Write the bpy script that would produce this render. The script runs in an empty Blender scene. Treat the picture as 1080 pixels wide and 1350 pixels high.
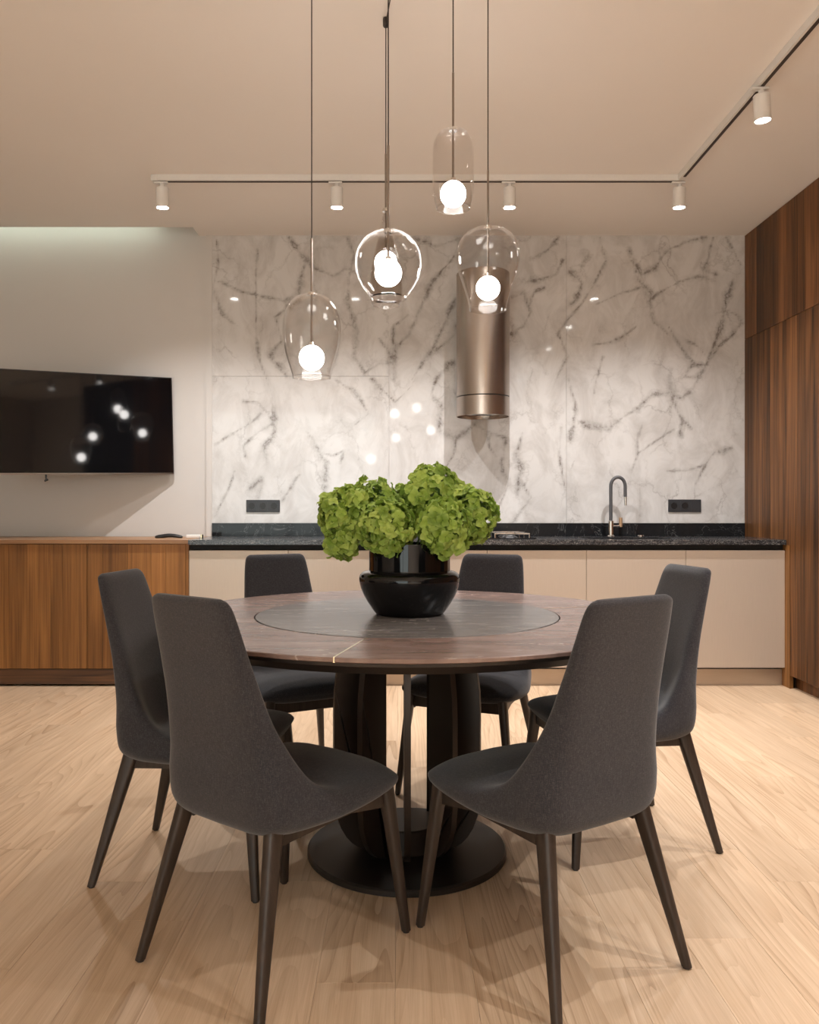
import bpy, bmesh, math, random
from mathutils import Vector, Matrix, noise
random.seed(7)
R = math.radians
# ------------------------------------------------------------------ camera, world, exposure
F, CX, CY, H = 1060.0, 527.0, 670.0, 1.077        # focal length and vanishing point in pixels of a 1080x1350 frame
cd = bpy.data.cameras.new('camera'); cam = bpy.data.objects.new('camera', cd)
bpy.context.scene.collection.objects.link(cam); bpy.context.scene.camera = cam
cam.location = (0, 0, H); cam.rotation_euler = (R(90), 0, 0)
cd.sensor_fit = 'HORIZONTAL'; cd.sensor_width = 36.0; cd.lens = F/1080*36
cd.shift_x = (540-CX)/1080; cd.shift_y = -(675-CY)/1080; cd.clip_start = .02
w = bpy.data.worlds.new('world'); bpy.context.scene.world = w; w.use_nodes = True
w.node_tree.nodes['Background'].inputs[0].default_value = (.90, 1, .97, 1)
w.node_tree.nodes['Background'].inputs[1].default_value = 1.5
vs = bpy.context.scene.view_settings
vs.view_transform = 'Standard'; vs.look = 'None'; vs.gamma = 1; vs.exposure = 1.22
vs.use_curve_mapping = False
SPOT_W, BALL_E, COVE_E, FILL_W = 43.0, 13.0, .7, 290.0
C = bpy.context.scene.collection

# ------------------------------------------------------------------ helpers
def link(o, parent=None, loc=None):
    C.objects.link(o)
    if parent is not None: o.parent = parent
    if loc is not None: o.location = loc
    return o
def tag(o, label=None, cat=None, group=None, kind=None):
    if label: o['label'] = label
    if cat: o['category'] = cat
    if group: o['group'] = group
    if kind: o['kind'] = kind
    return o
def thing(name, label, cat, loc=(0, 0, 0), rz=0, group=None):
    o = bpy.data.objects.new(name, None); o.empty_display_size = .1; C.objects.link(o)
    o.location = loc; o.rotation_euler = (0, 0, rz)
    return tag(o, label, cat, group)
def obj(name, bm, m, parent=None, smooth=True, loc=None, angle=35):
    bmesh.ops.recalc_face_normals(bm, faces=bm.faces)
    me = bpy.data.meshes.new(name); bm.to_mesh(me); bm.free()
    if m: me.materials.append(m)
    if smooth:
        me.shade_smooth(); me.set_sharp_from_angle(angle=R(angle))
    return link(bpy.data.objects.new(name, me), parent, loc)
def structure(name, bm, m, **k):
    return tag(obj(name, bm, m, **k), kind='structure')
def box(bm, x0, x1, y0, y1, z0, z1, bev=0, seg=1):
    vs_ = [bm.verts.new(p) for p in ((x0,y0,z0),(x1,y0,z0),(x1,y1,z0),(x0,y1,z0),(x0,y0,z1),(x1,y0,z1),(x1,y1,z1),(x0,y1,z1))]
    fs = [bm.faces.new([vs_[i] for i in q]) for q in ((3,2,1,0),(4,5,6,7),(0,1,5,4),(1,2,6,5),(2,3,7,6),(3,0,4,7))]
    if bev:
        es = list({e for f in fs for e in f.edges})
        bmesh.ops.bevel(bm, geom=es, offset=bev, segments=seg, affect='EDGES', profile=.5)
    return bm
def nbox(*a, **k): return box(bmesh.new(), *a, **k)
def lathe(bm, prof, n=48, cx=0, cy=0, closed=False):
    rings = []
    for r, z in prof:
        if r < 1e-5: rings.append([bm.verts.new((cx, cy, z))])
        else: rings.append([bm.verts.new((cx+r*math.cos(2*math.pi*i/n), cy+r*math.sin(2*math.pi*i/n), z)) for i in range(n)])
    pr = list(zip(rings, rings[1:]))
    if closed: pr.append((rings[-1], rings[0]))
    for a, b in pr:
        for i in range(n):
            j = (i+1) % n
            if len(a) == 1 and len(b) == 1: continue
            if len(a) == 1: bm.faces.new((a[0], b[i], b[j]))
            elif len(b) == 1: bm.faces.new((a[i], a[j], b[0]))
            else: bm.faces.new((a[i], a[j], b[j], b[i]))
    return bm
def nlathe(prof, n=48, **k): return lathe(bmesh.new(), prof, n, **k)
def tube(bm, pts, rad, n=12, cap=True):
    pts = [Vector(p) for p in pts]; rad = rad if isinstance(rad, (list, tuple)) else [rad]*len(pts)
    t0 = (pts[1]-pts[0]).normalized()
    u = t0.orthogonal().normalized(); rings = []
    for i, p in enumerate(pts):
        t = (pts[min(i+1, len(pts)-1)]-pts[max(i-1, 0)]).normalized()
        u = (u-t*u.dot(t)).normalized(); v = t.cross(u)
        rings.append([bm.verts.new(p+rad[i]*(u*math.cos(2*math.pi*k/n)+v*math.sin(2*math.pi*k/n))) for k in range(n)])
    for a, b in zip(rings, rings[1:]):
        for k in range(n): bm.faces.new((a[k], a[(k+1) % n], b[(k+1) % n], b[k]))
    if cap: bm.faces.new(rings[0][::-1]); bm.faces.new(rings[-1])
    return bm
def ntube(*a, **k): return tube(bmesh.new(), *a, **k)
def prism(bm, poly, axis, a, b):
    """extrude polygon (2D list) along axis: 'y' -> poly is (x,z); 'z' -> (x,y); 'x' -> (y,z)"""
    def P(p, t): return {'y': (p[0], t, p[1]), 'z': (p[0], p[1], t), 'x': (t, p[0], p[1])}[axis]
    A = [bm.verts.new(P(p, a)) for p in poly]; B = [bm.verts.new(P(p, b)) for p in poly]
    n = len(poly)
    for i in range(n): bm.faces.new((A[i], A[(i+1) % n], B[(i+1) % n], B[i]))
    bm.faces.new(A[::-1]); bm.faces.new(B)
    return bm
def interp(ctrl, n):
    """Catmull-Rom through control tuples, n samples"""
    m = len(ctrl)-1; out = []
    for i in range(n):
        t = i/(n-1)*m; k = min(int(t), m-1); f = t-k
        p0, p1, p2, p3 = ctrl[max(k-1, 0)], ctrl[k], ctrl[k+1], ctrl[min(k+2, m)]
        out.append(tuple(.5*((2*b)+(-a+c)*f+(2*a-5*b+4*c-d)*f*f+(-a+3*b-3*c+d)*f**3) for a, b, c, d in zip(p0, p1, p2, p3)))
    return out

# ------------------------------------------------------------------ materials
class N:
    def __init__(s, name):
        s.m = bpy.data.materials.new(name); s.m.use_nodes = True; s.t = s.m.node_tree; s.n = s.t.nodes
        s.b = s.n['Principled BSDF']; s.out = s.n['Material Output']
    def add(s, typ, **k):
        nd = s.n.new(typ)
        for a, b in k.items():
            if a.startswith('i_'):
                key = a[2:].replace('_', ' '); nd.inputs[int(key) if key.isdigit() else key].default_value = b
            else: setattr(nd, a, b)
        return nd
    def l(s, a, b): s.t.links.new(a, b)
    def math(s, op, a, b=None, clamp=False):
        nd = s.n.new('ShaderNodeMath'); nd.operation = op; nd.use_clamp = clamp
        for i, x in enumerate((a, b)):
            if x is None: continue
            if isinstance(x, (int, float)): nd.inputs[i].default_value = x
            else: s.l(x, nd.inputs[i])
        return nd.outputs[0]
    def ramp(s, fac, stops, interp='LINEAR'):
        nd = s.n.new('ShaderNodeValToRGB'); cr = nd.color_ramp; cr.interpolation = interp
        while len(cr.elements) < len(stops): cr.elements.new(.5)
        for e, (p, c) in zip(cr.elements, stops): e.position = p; e.color = (*c, 1) if len(c) == 3 else c
        s.l(fac, nd.inputs[0]); return nd.outputs[0]
    def mix(s, fac, a, b, blend='MIX'):
        nd = s.n.new('ShaderNodeMix'); nd.data_type = 'RGBA'; nd.blend_type = blend
        for i, x in ((0, fac), (6, a), (7, b)):
            if isinstance(x, (int, float)): nd.inputs[i].default_value = x
            elif isinstance(x, tuple): nd.inputs[i].default_value = (*x, 1)
            else: s.l(x, nd.inputs[i])
        return nd.outputs[2]
    def coords(s, scale=(1, 1, 1), rnd=0, kind='Object', rot=(0, 0, 0)):
        tc = s.add('ShaderNodeTexCoord'); mp = s.add('ShaderNodeMapping')
        s.l(tc.outputs[kind], mp.inputs[0]); mp.inputs['Scale'].default_value = scale; mp.inputs['Rotation'].default_value = rot
        if rnd:
            oi = s.add('ShaderNodeObjectInfo'); ad = s.add('ShaderNodeVectorMath', operation='ADD')
            sc = s.add('ShaderNodeVectorMath', operation='SCALE')
            cmb = s.add('ShaderNodeCombineXYZ')
            s.l(oi.outputs['Random'], cmb.inputs[0])
            s.l(s.math('FRACT', s.math('MULTIPLY', oi.outputs['Random'], 7.13)), cmb.inputs[1])
            s.l(s.math('FRACT', s.math('MULTIPLY', oi.outputs['Random'], 13.7)), cmb.inputs[2])
            s.l(cmb.outputs[0], sc.inputs[0]); sc.inputs['Scale'].default_value = rnd
            s.l(mp.outputs[0], ad.inputs[0]); s.l(sc.outputs[0], ad.inputs[1]); return ad.outputs[0]
        return mp.outputs[0]
    def noise(s, vec, scale=5, detail=4, rough=.55, dist=0):
        nd = s.add('ShaderNodeTexNoise', i_Scale=scale, i_Detail=detail, i_Roughness=rough, i_Distortion=dist)
        s.l(vec, nd.inputs['Vector']); return nd.outputs['Fac']
    def bump(s, h, strength=.2, dist=.002):
        nd = s.add('ShaderNodeBump', i_Strength=strength, i_Distance=dist); s.l(h, nd.inputs['Height'])
        s.l(nd.outputs[0], s.b.inputs['Normal'])
    def set(s, **k):
        for a, v in k.items():
            i = s.b.inputs[a.replace('_', ' ')]
            if isinstance(v, (int, float)): i.default_value = v
            elif isinstance(v, tuple): i.default_value = (*v, 1)
            else: s.l(v, i)
        return s
def plain(name, col, rough=.5, metal=0, nz=.04, nscale=60, **k):
    s = N(name); v = s.coords(); f = s.noise(v, nscale, 3)
    c2 = tuple(max(0, c*(1-nz*2)) for c in col)
    s.set(Base_Color=s.mix(f, c2, col), Roughness=rough, Metallic=metal, **k)
    return s.m
def wood(name, dark, mid, light, axis='y', rough=.45, cath=1.0, spread=.5, fine=1.0, spec=.5, k2=1.0, f2=32, pa=.4):
    """grain running along axis, every piece with its own tone"""
    s = N(name)
    st = {'y': (1, .09, 1), 'z': (1, 1, .07), 'x': (.09, 1, 1)}[axis]
    v = s.coords(st, rnd=37)
    big = s.noise(v, 3.2, 3, .5, .6)
    rings = s.math('FRACT', s.math('MULTIPLY', big, 11.0))
    rings = s.math('ABSOLUTE', s.math('SUBTRACT', rings, .5))
    st2 = {'y': (1, .02, 1), 'z': (1, 1, .02), 'x': (.02, 1, 1)}[axis]
    fn = s.noise(s.coords(st2, rnd=51), 160*fine, 3, .6)
    fn2 = s.noise(s.coords(st2, rnd=11), f2, 4, .6)
    f = s.math('ADD', s.math('MULTIPLY', rings, .45*cath), s.math('ADD', .375*(1-k2), s.math('MULTIPLY', fn2, .75*k2)))
    f = s.math('ADD', f, s.math('MULTIPLY', s.math('SUBTRACT', fn, .5), .5))
    c = s.ramp(f, [(.2, dark), (.5, mid), (.85, light)])
    oi = s.add('ShaderNodeObjectInfo')
    tone = s.math('ADD', s.math('MULTIPLY', oi.outputs['Random'], spread), 1-spread*.55)
    patch = s.noise(s.coords({'y': (1, .3, 1), 'z': (1, 1, .3), 'x': (.3, 1, 1)}[axis], rnd=5), 2.2, 2)
    tone = s.math('MULTIPLY', tone, s.math('ADD', 1-pa/2, s.math('MULTIPLY', patch, pa)))
    hsv = s.add('ShaderNodeHueSaturation'); s.l(c, hsv.inputs['Color']); s.l(tone, hsv.inputs['Value'])
    s.set(Base_Color=hsv.outputs[0], Roughness=rough, Specular_IOR_Level=spec)
    s.bump(f, .12, .001)
    return s

M = {}
M['white'] = plain('white_paint', (.60, .575, .55), .6, nz=.01, nscale=8)
M['ceil'] = plain('ceiling_paint', (.82, .785, .75), .75, nz=.01, nscale=4)
M['white_metal'] = plain('white_lacquer', (.78, .76, .73), .35)
M['dark_slot'] = plain('dark_slot', (.05, .035, .03), .6)
M['black'] = plain('black_plastic', (.012, .012, .013), .35)
M['socket'] = plain('socket_grey', (.035, .037, .042), .38)
M['chrome'] = plain('chrome', (.75, .73, .70), .12, 1)
M['rod'] = plain('brushed_rod', (.30, .26, .23), .3, 1)
M['cord'] = plain('cord_black', (.03, .022, .018), .6)
M['brass'] = plain('brass', (.92, .80, .58), .22, 1)
M['hose'] = plain('dark_hose', (.07, .07, .075), .45)
M['copper'] = plain('copper_lever', (.55, .36, .22), .35, .6)
M['gap_shade'] = plain('shadow_gap', (.008, .008, .008), .7)  # near-black standing in for the shade inside gaps and cabinet bodies
M['oakbase'] = plain('subfloor', (.16, .10, .06), .8)
s = N('oak_floor_grain')
base = s.coords((1, .085, 1), rnd=43); n1 = s.noise(base, 4.2, 2, .45, .3)
xyz = s.add('ShaderNodeSeparateXYZ'); s.l(s.coords((1, 1, 1)), xyz.inputs[0])
oi = s.add('ShaderNodeObjectInfo')
ph = s.math('ADD', s.math('MULTIPLY', n1, 26.0), s.math('MULTIPLY', xyz.outputs[0], 30.0))
fr_ = s.math('FRACT', ph); ring = s.math('POWER', fr_, 2.5)                    # sharp late-wood edge on one side of each ring
sel = s.math('MULTIPLY', s.math('SUBTRACT', s.noise(s.coords((1, .25, 1), rnd=19), 3.0, 2), .30), 3.0, True)
pores = s.noise(s.coords((1, .016, 1), rnd=51), 420, 2, .6); streak = s.noise(s.coords((1, .035, 1), rnd=11), 45, 4, .6)
f = s.math('ADD', s.math('MULTIPLY', s.math('MULTIPLY', ring, sel), -.28), s.math('ADD', s.math('MULTIPLY', streak, .55), s.math('MULTIPLY', pores, .34)))
c = s.ramp(s.math('ADD', f, .10), [(.12, (.33, .205, .115)), (.45, (.545, .385, .25)), (.72, (.68, .515, .36))])
tone = s.math('MULTIPLY', s.math('ADD', .92, s.math('MULTIPLY', oi.outputs['Random'], .16)), s.math('ADD', .88, s.math('MULTIPLY', s.noise(s.coords((1, .3, 1), rnd=5), 2.2, 2), .24)))
hsv = s.add('ShaderNodeHueSaturation'); s.l(c, hsv.inputs['Color']); s.l(tone, hsv.inputs['Value'])
s.set(Base_Color=hsv.outputs[0], Roughness=.36, Specular_IOR_Level=.4); s.bump(f, .1, .0008); M['floor'] = s.m
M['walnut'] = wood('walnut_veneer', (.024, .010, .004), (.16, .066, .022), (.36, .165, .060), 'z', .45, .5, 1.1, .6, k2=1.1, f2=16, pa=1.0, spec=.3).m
M['walnut_lit'] = wood('walnut_lit_veneer', (.10, .040, .011), (.31, .138, .040), (.46, .22, .07), 'z', .4, .3, .5, .6, k2=.75, f2=7, pa=.9, spec=.3).m  # brighter copy of the walnut veneer, lit tone put into its colour
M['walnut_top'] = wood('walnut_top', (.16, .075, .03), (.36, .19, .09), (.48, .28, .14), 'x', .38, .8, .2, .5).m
M['chair_wood'] = wood('chair_wood', (.018, .012, .009), (.040, .027, .021), (.062, .044, .035), 'z', .42, .4, .2).m
# fabric
s = N('charcoal_fabric'); v = s.coords((1, 1, 1)); a = s.noise(v, 420, 2); b = s.noise(s.coords((1, 1, 7)), 120, 2); c = s.noise(s.coords((7, 7, 1)), 70, 2)
f = s.math('ADD', s.math('MULTIPLY', a, .4), s.math('ADD', s.math('MULTIPLY', b, .35), s.math('MULTIPLY', c, .35)))
s.set(Base_Color=s.ramp(f, [(.3, (.014, .014, .018)), (.55, (.034, .033, .038)), (.8, (.088, .082, .085))]), Roughness=.92, Sheen_Weight=.25, Sheen_Roughness=.5, Specular_IOR_Level=.15)
s.bump(f, .35, .001); M['fabric'] = s.m
# champagne doors
s = N('champagne_lacquer'); f = s.noise(s.coords((1, 1, .03)), 300, 2)
s.set(Base_Color=s.mix(f, (.50, .425, .355), (.56, .48, .405)), Roughness=.36, Metallic=.2); M['door'] = s.m
s = N('bronze_plinth'); f = s.noise(s.coords((.03, 1, 1)), 300, 2)
s.set(Base_Color=s.mix(f, (.44, .36, .285), (.52, .43, .345)), Roughness=.3, Metallic=.6); M['plinth'] = s.m
# stainless
s = N('brushed_steel'); f = s.noise(s.coords((1, 1, 60)), 30, 2)
s.set(Base_Color=s.mix(f, (.42, .36, .32), (.52, .46, .41)), Roughness=.27, Metallic=1, Anisotropic=.5); M['steel'] = s.m
# black granite worktop
s = N('black_granite'); f = s.noise(s.coords((1, 1, 1)), 170, 4, .75); g = s.noise(s.coords((.5, 3, 3)), 7, 5, .7, 1.2)
vein = s.math('LESS_THAN', s.math('ABSOLUTE', s.math('SUBTRACT', g, .5)), .006)
c = s.ramp(f, [(.38, (.012, .012, .014)), (.56, (.045, .046, .05)), (.72, (.30, .30, .30))])
s.set(Base_Color=s.mix(s.math('MULTIPLY', vein, .35), c, (.5, .48, .45)), Roughness=.16); M['granite'] = s.m
# backsplash strip
s = N('black_stone_strip'); f = s.noise(s.coords(), 40, 4, .7); g = s.noise(s.coords((1, 1, 1)), 5, 5, .65, 1)
vein = s.math('LESS_THAN', s.math('ABSOLUTE', s.math('SUBTRACT', g, .5)), .004)
s.set(Base_Color=s.mix(s.math('MULTIPLY', vein, .25), s.mix(f, (.006, .007, .008), (.016, .017, .019)), (.3, .3, .3)), Roughness=.08, Specular_IOR_Level=.25); M['strip'] = s.m
# table stones
s = N('rose_brown_stone'); v = s.coords((1, 3.2, 1), rot=(0, 0, R(-24)))
f = s.noise(v, 3.5, 6, .62, .8); g = s.noise(v, 22, 5, .6, .3)
c = s.ramp(s.math('ADD', s.math('MULTIPLY', f, .82), s.math('MULTIPLY', g, .18)), [(.3, (.12, .075, .064)), (.5, (.215, .145, .124)), (.7, (.31, .225, .196))])
vn = s.math('LESS_THAN', s.math('ABSOLUTE', s.math('SUBTRACT', s.noise(s.coords((1, 5, 1), rot=(0, 0, R(8))), 1.6, 5, .5, .4), .47)), .0022)
s.set(Base_Color=s.mix(s.math('MULTIPLY', vn, .5), c, (.55, .48, .43)), Roughness=.27); M['rose'] = s.m
s = N('grey_stone'); v = s.coords((1, 6, 1), rot=(0, 0, R(-3)))
f = s.noise(v, 5, 6, .6, .4)
c = s.ramp(f, [(.3, (.095, .088, .086)), (.5, (.145, .135, .13)), (.72, (.21, .195, .188))])
v1 = s.math('LESS_THAN', s.math('ABSOLUTE', s.math('SUBTRACT', s.noise(v, 1.5, 4, .5, .3), .5)), .0022)
v2 = s.math('LESS_THAN', s.math('ABSOLUTE', s.math('SUBTRACT', s.noise(v, 3.1, 5, .5, .5), .44)), .0016)
s.set(Base_Color=s.mix(s.math('MULTIPLY', s.math('MAXIMUM', v1, v2), .55), c, (.62, .57, .52)), Roughness=.25); M['susan'] = s.m
M['table_dark'] = plain('dark_lacquer_table', (.014, .010, .008), .42)
M['fin'] = plain('bronzed_fin', (.030, .020, .015), .38, .3)
s = N('black_glaze'); s.set(Base_Color=(.004, .004, .0045), Roughness=.07, Specular_IOR_Level=.4); M['vase'] = s.m
s = N('screen_glass'); s.set(Base_Color=(.003, .003, .004), Roughness=.045, Specular_IOR_Level=.4); M['screen'] = s.m
s = N('hob_glass'); s.set(Base_Color=(.006, .006, .007), Roughness=.04); M['hob'] = s.m
# florets
s = N('hydrangea_petal'); oi = s.add('ShaderNodeObjectInfo'); f = s.noise(s.coords(rnd=20), 38, 3)
at = s.add('ShaderNodeAttribute', attribute_name='tip'); 
base = s.ramp(s.math('ADD', s.math('MULTIPLY', oi.outputs['Random'], .55), s.math('MULTIPLY', f, .5)), [(.15, (.135, .235, .03)), (.5, (.31, .45, .065)), (.9, (.54, .66, .16))])
col = s.mix(s.math('MULTIPLY', at.outputs['Fac'], .35), base, (.60, .72, .26))
s.set(Base_Color=col, Roughness=.6, Specular_IOR_Level=.25)
s.b.inputs['Subsurface Weight'].default_value = 0
tr = s.add('ShaderNodeBsdfTranslucent'); s.l(col, tr.inputs[0]); ms = s.add('ShaderNodeMixShader', i_0=.25)
s.l(s.b.outputs[0], ms.inputs[1]); s.l(tr.outputs[0], ms.inputs[2]); s.l(ms.outputs[0], s.out.inputs[0]); M['petal'] = s.m
M['stem'] = plain('green_stem', (.10, .18, .03), .55)
# thin clear glass: fresnel reflection over clear transmission
s = N('clear_blown_glass'); s.n.remove(s.b)
tp = s.add('ShaderNodeBsdfTransparent', i_0=(.965, .96, .955, 1)); gl = s.add('ShaderNodeBsdfGlossy'); gl.inputs['Roughness'].default_value = .015
gl.inputs[0].default_value = (1, 1, 1, 1)
lw = s.add('ShaderNodeLayerWeight', i_Blend=.5)
fr = s.math('ADD', s.math('MULTIPLY', s.math('POWER', lw.outputs['Facing'], 3.7), .85), .008)
ms = s.add('ShaderNodeMixShader'); s.l(fr, ms.inputs[0]); s.l(tp.outputs[0], ms.inputs[1]); s.l(gl.outputs[0], ms.inputs[2]); s.l(ms.outputs[0], s.out.inputs[0]); M['glass'] = s.m
def emit(name, col, st):
    s = N(name); s.n.remove(s.b); e = s.add('ShaderNodeEmission'); e.inputs[0].default_value = (*col, 1); e.inputs[1].default_value = st
    s.l(e.outputs[0], s.out.inputs[0]); return s.m
M['ball'] = emit('glowing_globe', (1, .965, .93), BALL_E)
M['spotface'] = emit('spot_lens', (1, .97, .93), 30)
M['led'] = emit('led_strip', (.86, 1, .84), COVE_E*6)
# marble: 'vein' attribute holds distance to the slab's drawn veins
s = N('white_marble')
at = s.add('ShaderNodeAttribute', attribute_name='vein'); tc = s.coords()
w1 = s.noise(tc, 9, 5, .65); w2 = s.noise(tc, 30, 4, .7)
wn_ = s.noise(tc, 4.5, 2, .5)
wfac = s.math('ADD', .35, s.math('POWER', s.math('MULTIPLY', wn_, 1.75), 4.0))
d = s.math('ADD', s.math('MULTIPLY', at.outputs['Fac'], wfac), s.math('MULTIPLY', s.math('SUBTRACT', w1, .5), 1.7))
d = s.math('ABSOLUTE', s.math('ADD', d, s.math('MULTIPLY', s.math('SUBTRACT', w2, .5), 2.1)))
v1 = s.ramp(d, [(0, (.9, .9, .9)), (.10, (.62, .62, .62)), (.36, (.30, .30, .30)), (1.0, (0, 0, 0))])
brk = s.math('MULTIPLY', s.math('SUBTRACT', s.noise(tc, 6, 3, .6), .22), 3.0, True)
v1 = s.math('MULTIPLY', v1, brk)
# faint secondary procedural veining
vw = s.add('ShaderNodeVectorMath', operation='ADD'); nz = s.add('ShaderNodeTexNoise', i_Scale=2.5, i_Detail=6, i_Roughness=.68); s.l(tc, nz.inputs['Vector'])
sc = s.add('ShaderNodeVectorMath', operation='SCALE'); s.l(nz.outputs['Color'], sc.inputs[0]); sc.inputs['Scale'].default_value = .55
s.l(s.coords((1.5, 1, 1.0), rot=(0, R(35), 0), rnd=9), vw.inputs[0]); s.l(sc.outputs[0], vw.inputs[1])
vo = s.add('ShaderNodeTexVoronoi', feature='DISTANCE_TO_EDGE', i_Scale=2.6); s.l(vw.outputs[0], vo.inputs['Vector'])
v2 = s.ramp(vo.outputs['Distance'], [(0, (1, 1, 1)), (.012, (.35, .35, .35)), (.05, (0, 0, 0))])
v2 = s.math('MULTIPLY', v2, s.math('MULTIPLY', s.math('SUBTRACT', s.noise(tc, 3.1, 3), .42), 3.0, True))
cl = s.noise(s.coords((1.6, 1, 1), rot=(0, R(35), 0)), 3.2, 6, .66, .7)
cloud = s.ramp(cl, [(.42, (0, 0, 0)), (.68, (1, 1, 1))])
halo = s.math('MULTIPLY', s.math('SUBTRACT', 1, s.math('MULTIPLY', s.math('ADD', at.outputs['Fac'], s.math('MULTIPLY', w1, 1.5)), .30), True), s.math('MULTIPLY', s.math('SUBTRACT', s.noise(tc, 11, 5, .7), .40), 2.6, True), True)
v1 = s.math('ADD', v1, s.math('MULTIPLY', halo, .42))
fx = s.math('MULTIPLY', s.math('ADD', v1, s.math('MULTIPLY', v2, .7)), .9, True)
c = s.mix(s.math('MULTIPLY', cloud, .6), (.64, .628, .615), (.40, .375, .355))
s.set(Base_Color=s.mix(fx, c, (.15, .125, .11)), Roughness=.055, Specular_IOR_Level=.34); M['marble'] = s.m

# ------------------------------------------------------------------ room shell
WY, FY, CZ, RX = 5.43, 4.856, 2.919, 2.331       # back wall, cabinet fronts, ceiling height, right cabinet wall
LX, BY = -4.2, -3.2
b = bmesh.new(); box(b, LX, RX+.6, BY, WY+.2, -.12, -.012); floor = structure('floor', b, M['oakbase'])
PW = .18; k0 = int((LX+.01)/PW)-1
ends = {-1: 1.824, 4: 2.013, 2: 2.122, 8: 3.225}
plank_meshes = {}
def plank(x0, x1, y0, y1):
    L = round(y1-y0, 3)
    if L < .03: return
    if L not in plank_meshes:
        bb = nbox(-(x1-x0)/2+.0002, (x1-x0)/2-.0002, -L/2+.0002, L/2-.0002, -.0115, 0, bev=.0005)
        o = obj('plank', bb, M['floor'], smooth=False); plank_meshes[L] = o.data
    else: o = link(bpy.data.objects.new('plank', plank_meshes[L]))
    o.parent = floor; o.location = ((x0+x1)/2, (y0+y1)/2, 0)
rr = random.Random(3)
for k in range(k0, int(2.6/PW)+1):
    x0 = -.01+k*PW; x1 = x0+PW
    if x0 > RX+.1 or x1 < LX: continue
    e = ends.get(k, 1.0+round(rr.random()*8)*.22); e -= 5.7
    while e < WY-.1:
        a, c_ = max(e, BY), min(e+1.9, WY-.1)
        if c_ > a+.02: plank(x0, x1, a, c_)
        e += 1.9
b = bmesh.new()
box(b, LX, RX+.6, BY, 5.27, CZ, CZ+.25); box(b, -1.357, RX+.6, 5.27, WY+.15, CZ, CZ+.25)
structure('ceiling', b, M['ceil'], smooth=False)
structure('wall_back', nbox(LX, RX+.6, WY+.012, WY+.15, 0, CZ+.5), M['white'], smooth=False)
structure('wall_left', nbox(LX-.15, LX, BY, WY, 0, CZ+.5), M['white'], smooth=False)
b = bmesh.new(); WX0, WX1, WZ0, WZ1 = -3.5, -.35, .08, 2.80
for q in ((LX, WX0, 0, CZ), (WX1, RX+.6, 0, CZ), (WX0, WX1, 0, WZ0), (WX0, WX1, WZ1, CZ)): box(b, q[0], q[1], BY-.15, BY, q[2], q[3])
structure('wall_front', b, M['white'], smooth=False)
wn = bpy.data.objects.new('fill_window_1', None); C.objects.link(wn); wn.location = (0, BY-.075, 0); tag(wn, kind='structure')  # unseen window, added for cool fill and its reflection in the marble
b = bmesh.new()
for q in ((WX0, WX0+.06, WZ0, WZ1), (WX1-.06, WX1, WZ0, WZ1), (WX0+.06, WX1-.06, WZ0, WZ0+.06), (WX0+.06, WX1-.06, WZ1-.06, WZ1), (-1.955, -1.895, WZ0+.06, WZ1-.06)): box(b, q[0], q[1], -.03, .03, q[2], q[3])
obj('window_frame', b, M['socket'], wn, smooth=False)
for a0, a1 in ((WX0+.061, -1.956), (-1.894, WX1-.061)): obj('pane', nbox(a0, a1, -.004, .004, WZ0+.061, WZ1-.061), M['glass'], wn, smooth=False)
structure('wall_right', nbox(RX+.6, RX+.75, BY, WY, 0, CZ+.1), M['white'], smooth=False)
structure('trim_1', nbox(-1.357-2.9, -1.357, 5.27, WY+.012, CZ+.245, CZ+.3), M['white'], smooth=False)   # lid of the ceiling slot
structure('trim_2', nbox(-1.305, -1.2655, WY-.004, WY+.012, .887, CZ), M['white'], smooth=False)       # white edge strip beside the marble
cv = thing('cove_light', 'greenish white strip light glowing in the ceiling slot over the television', 'light', (-2.6, 5.295, CZ+.02))
obj('light_strip', nbox(-1.35, .95, -.004, .006, .08, .10), M['led'], cv, smooth=False)
obj('mounting_rail', nbox(-1.4, 1.0, -.02, -.004, .06, .12), M['white_metal'], cv, smooth=False)

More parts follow.
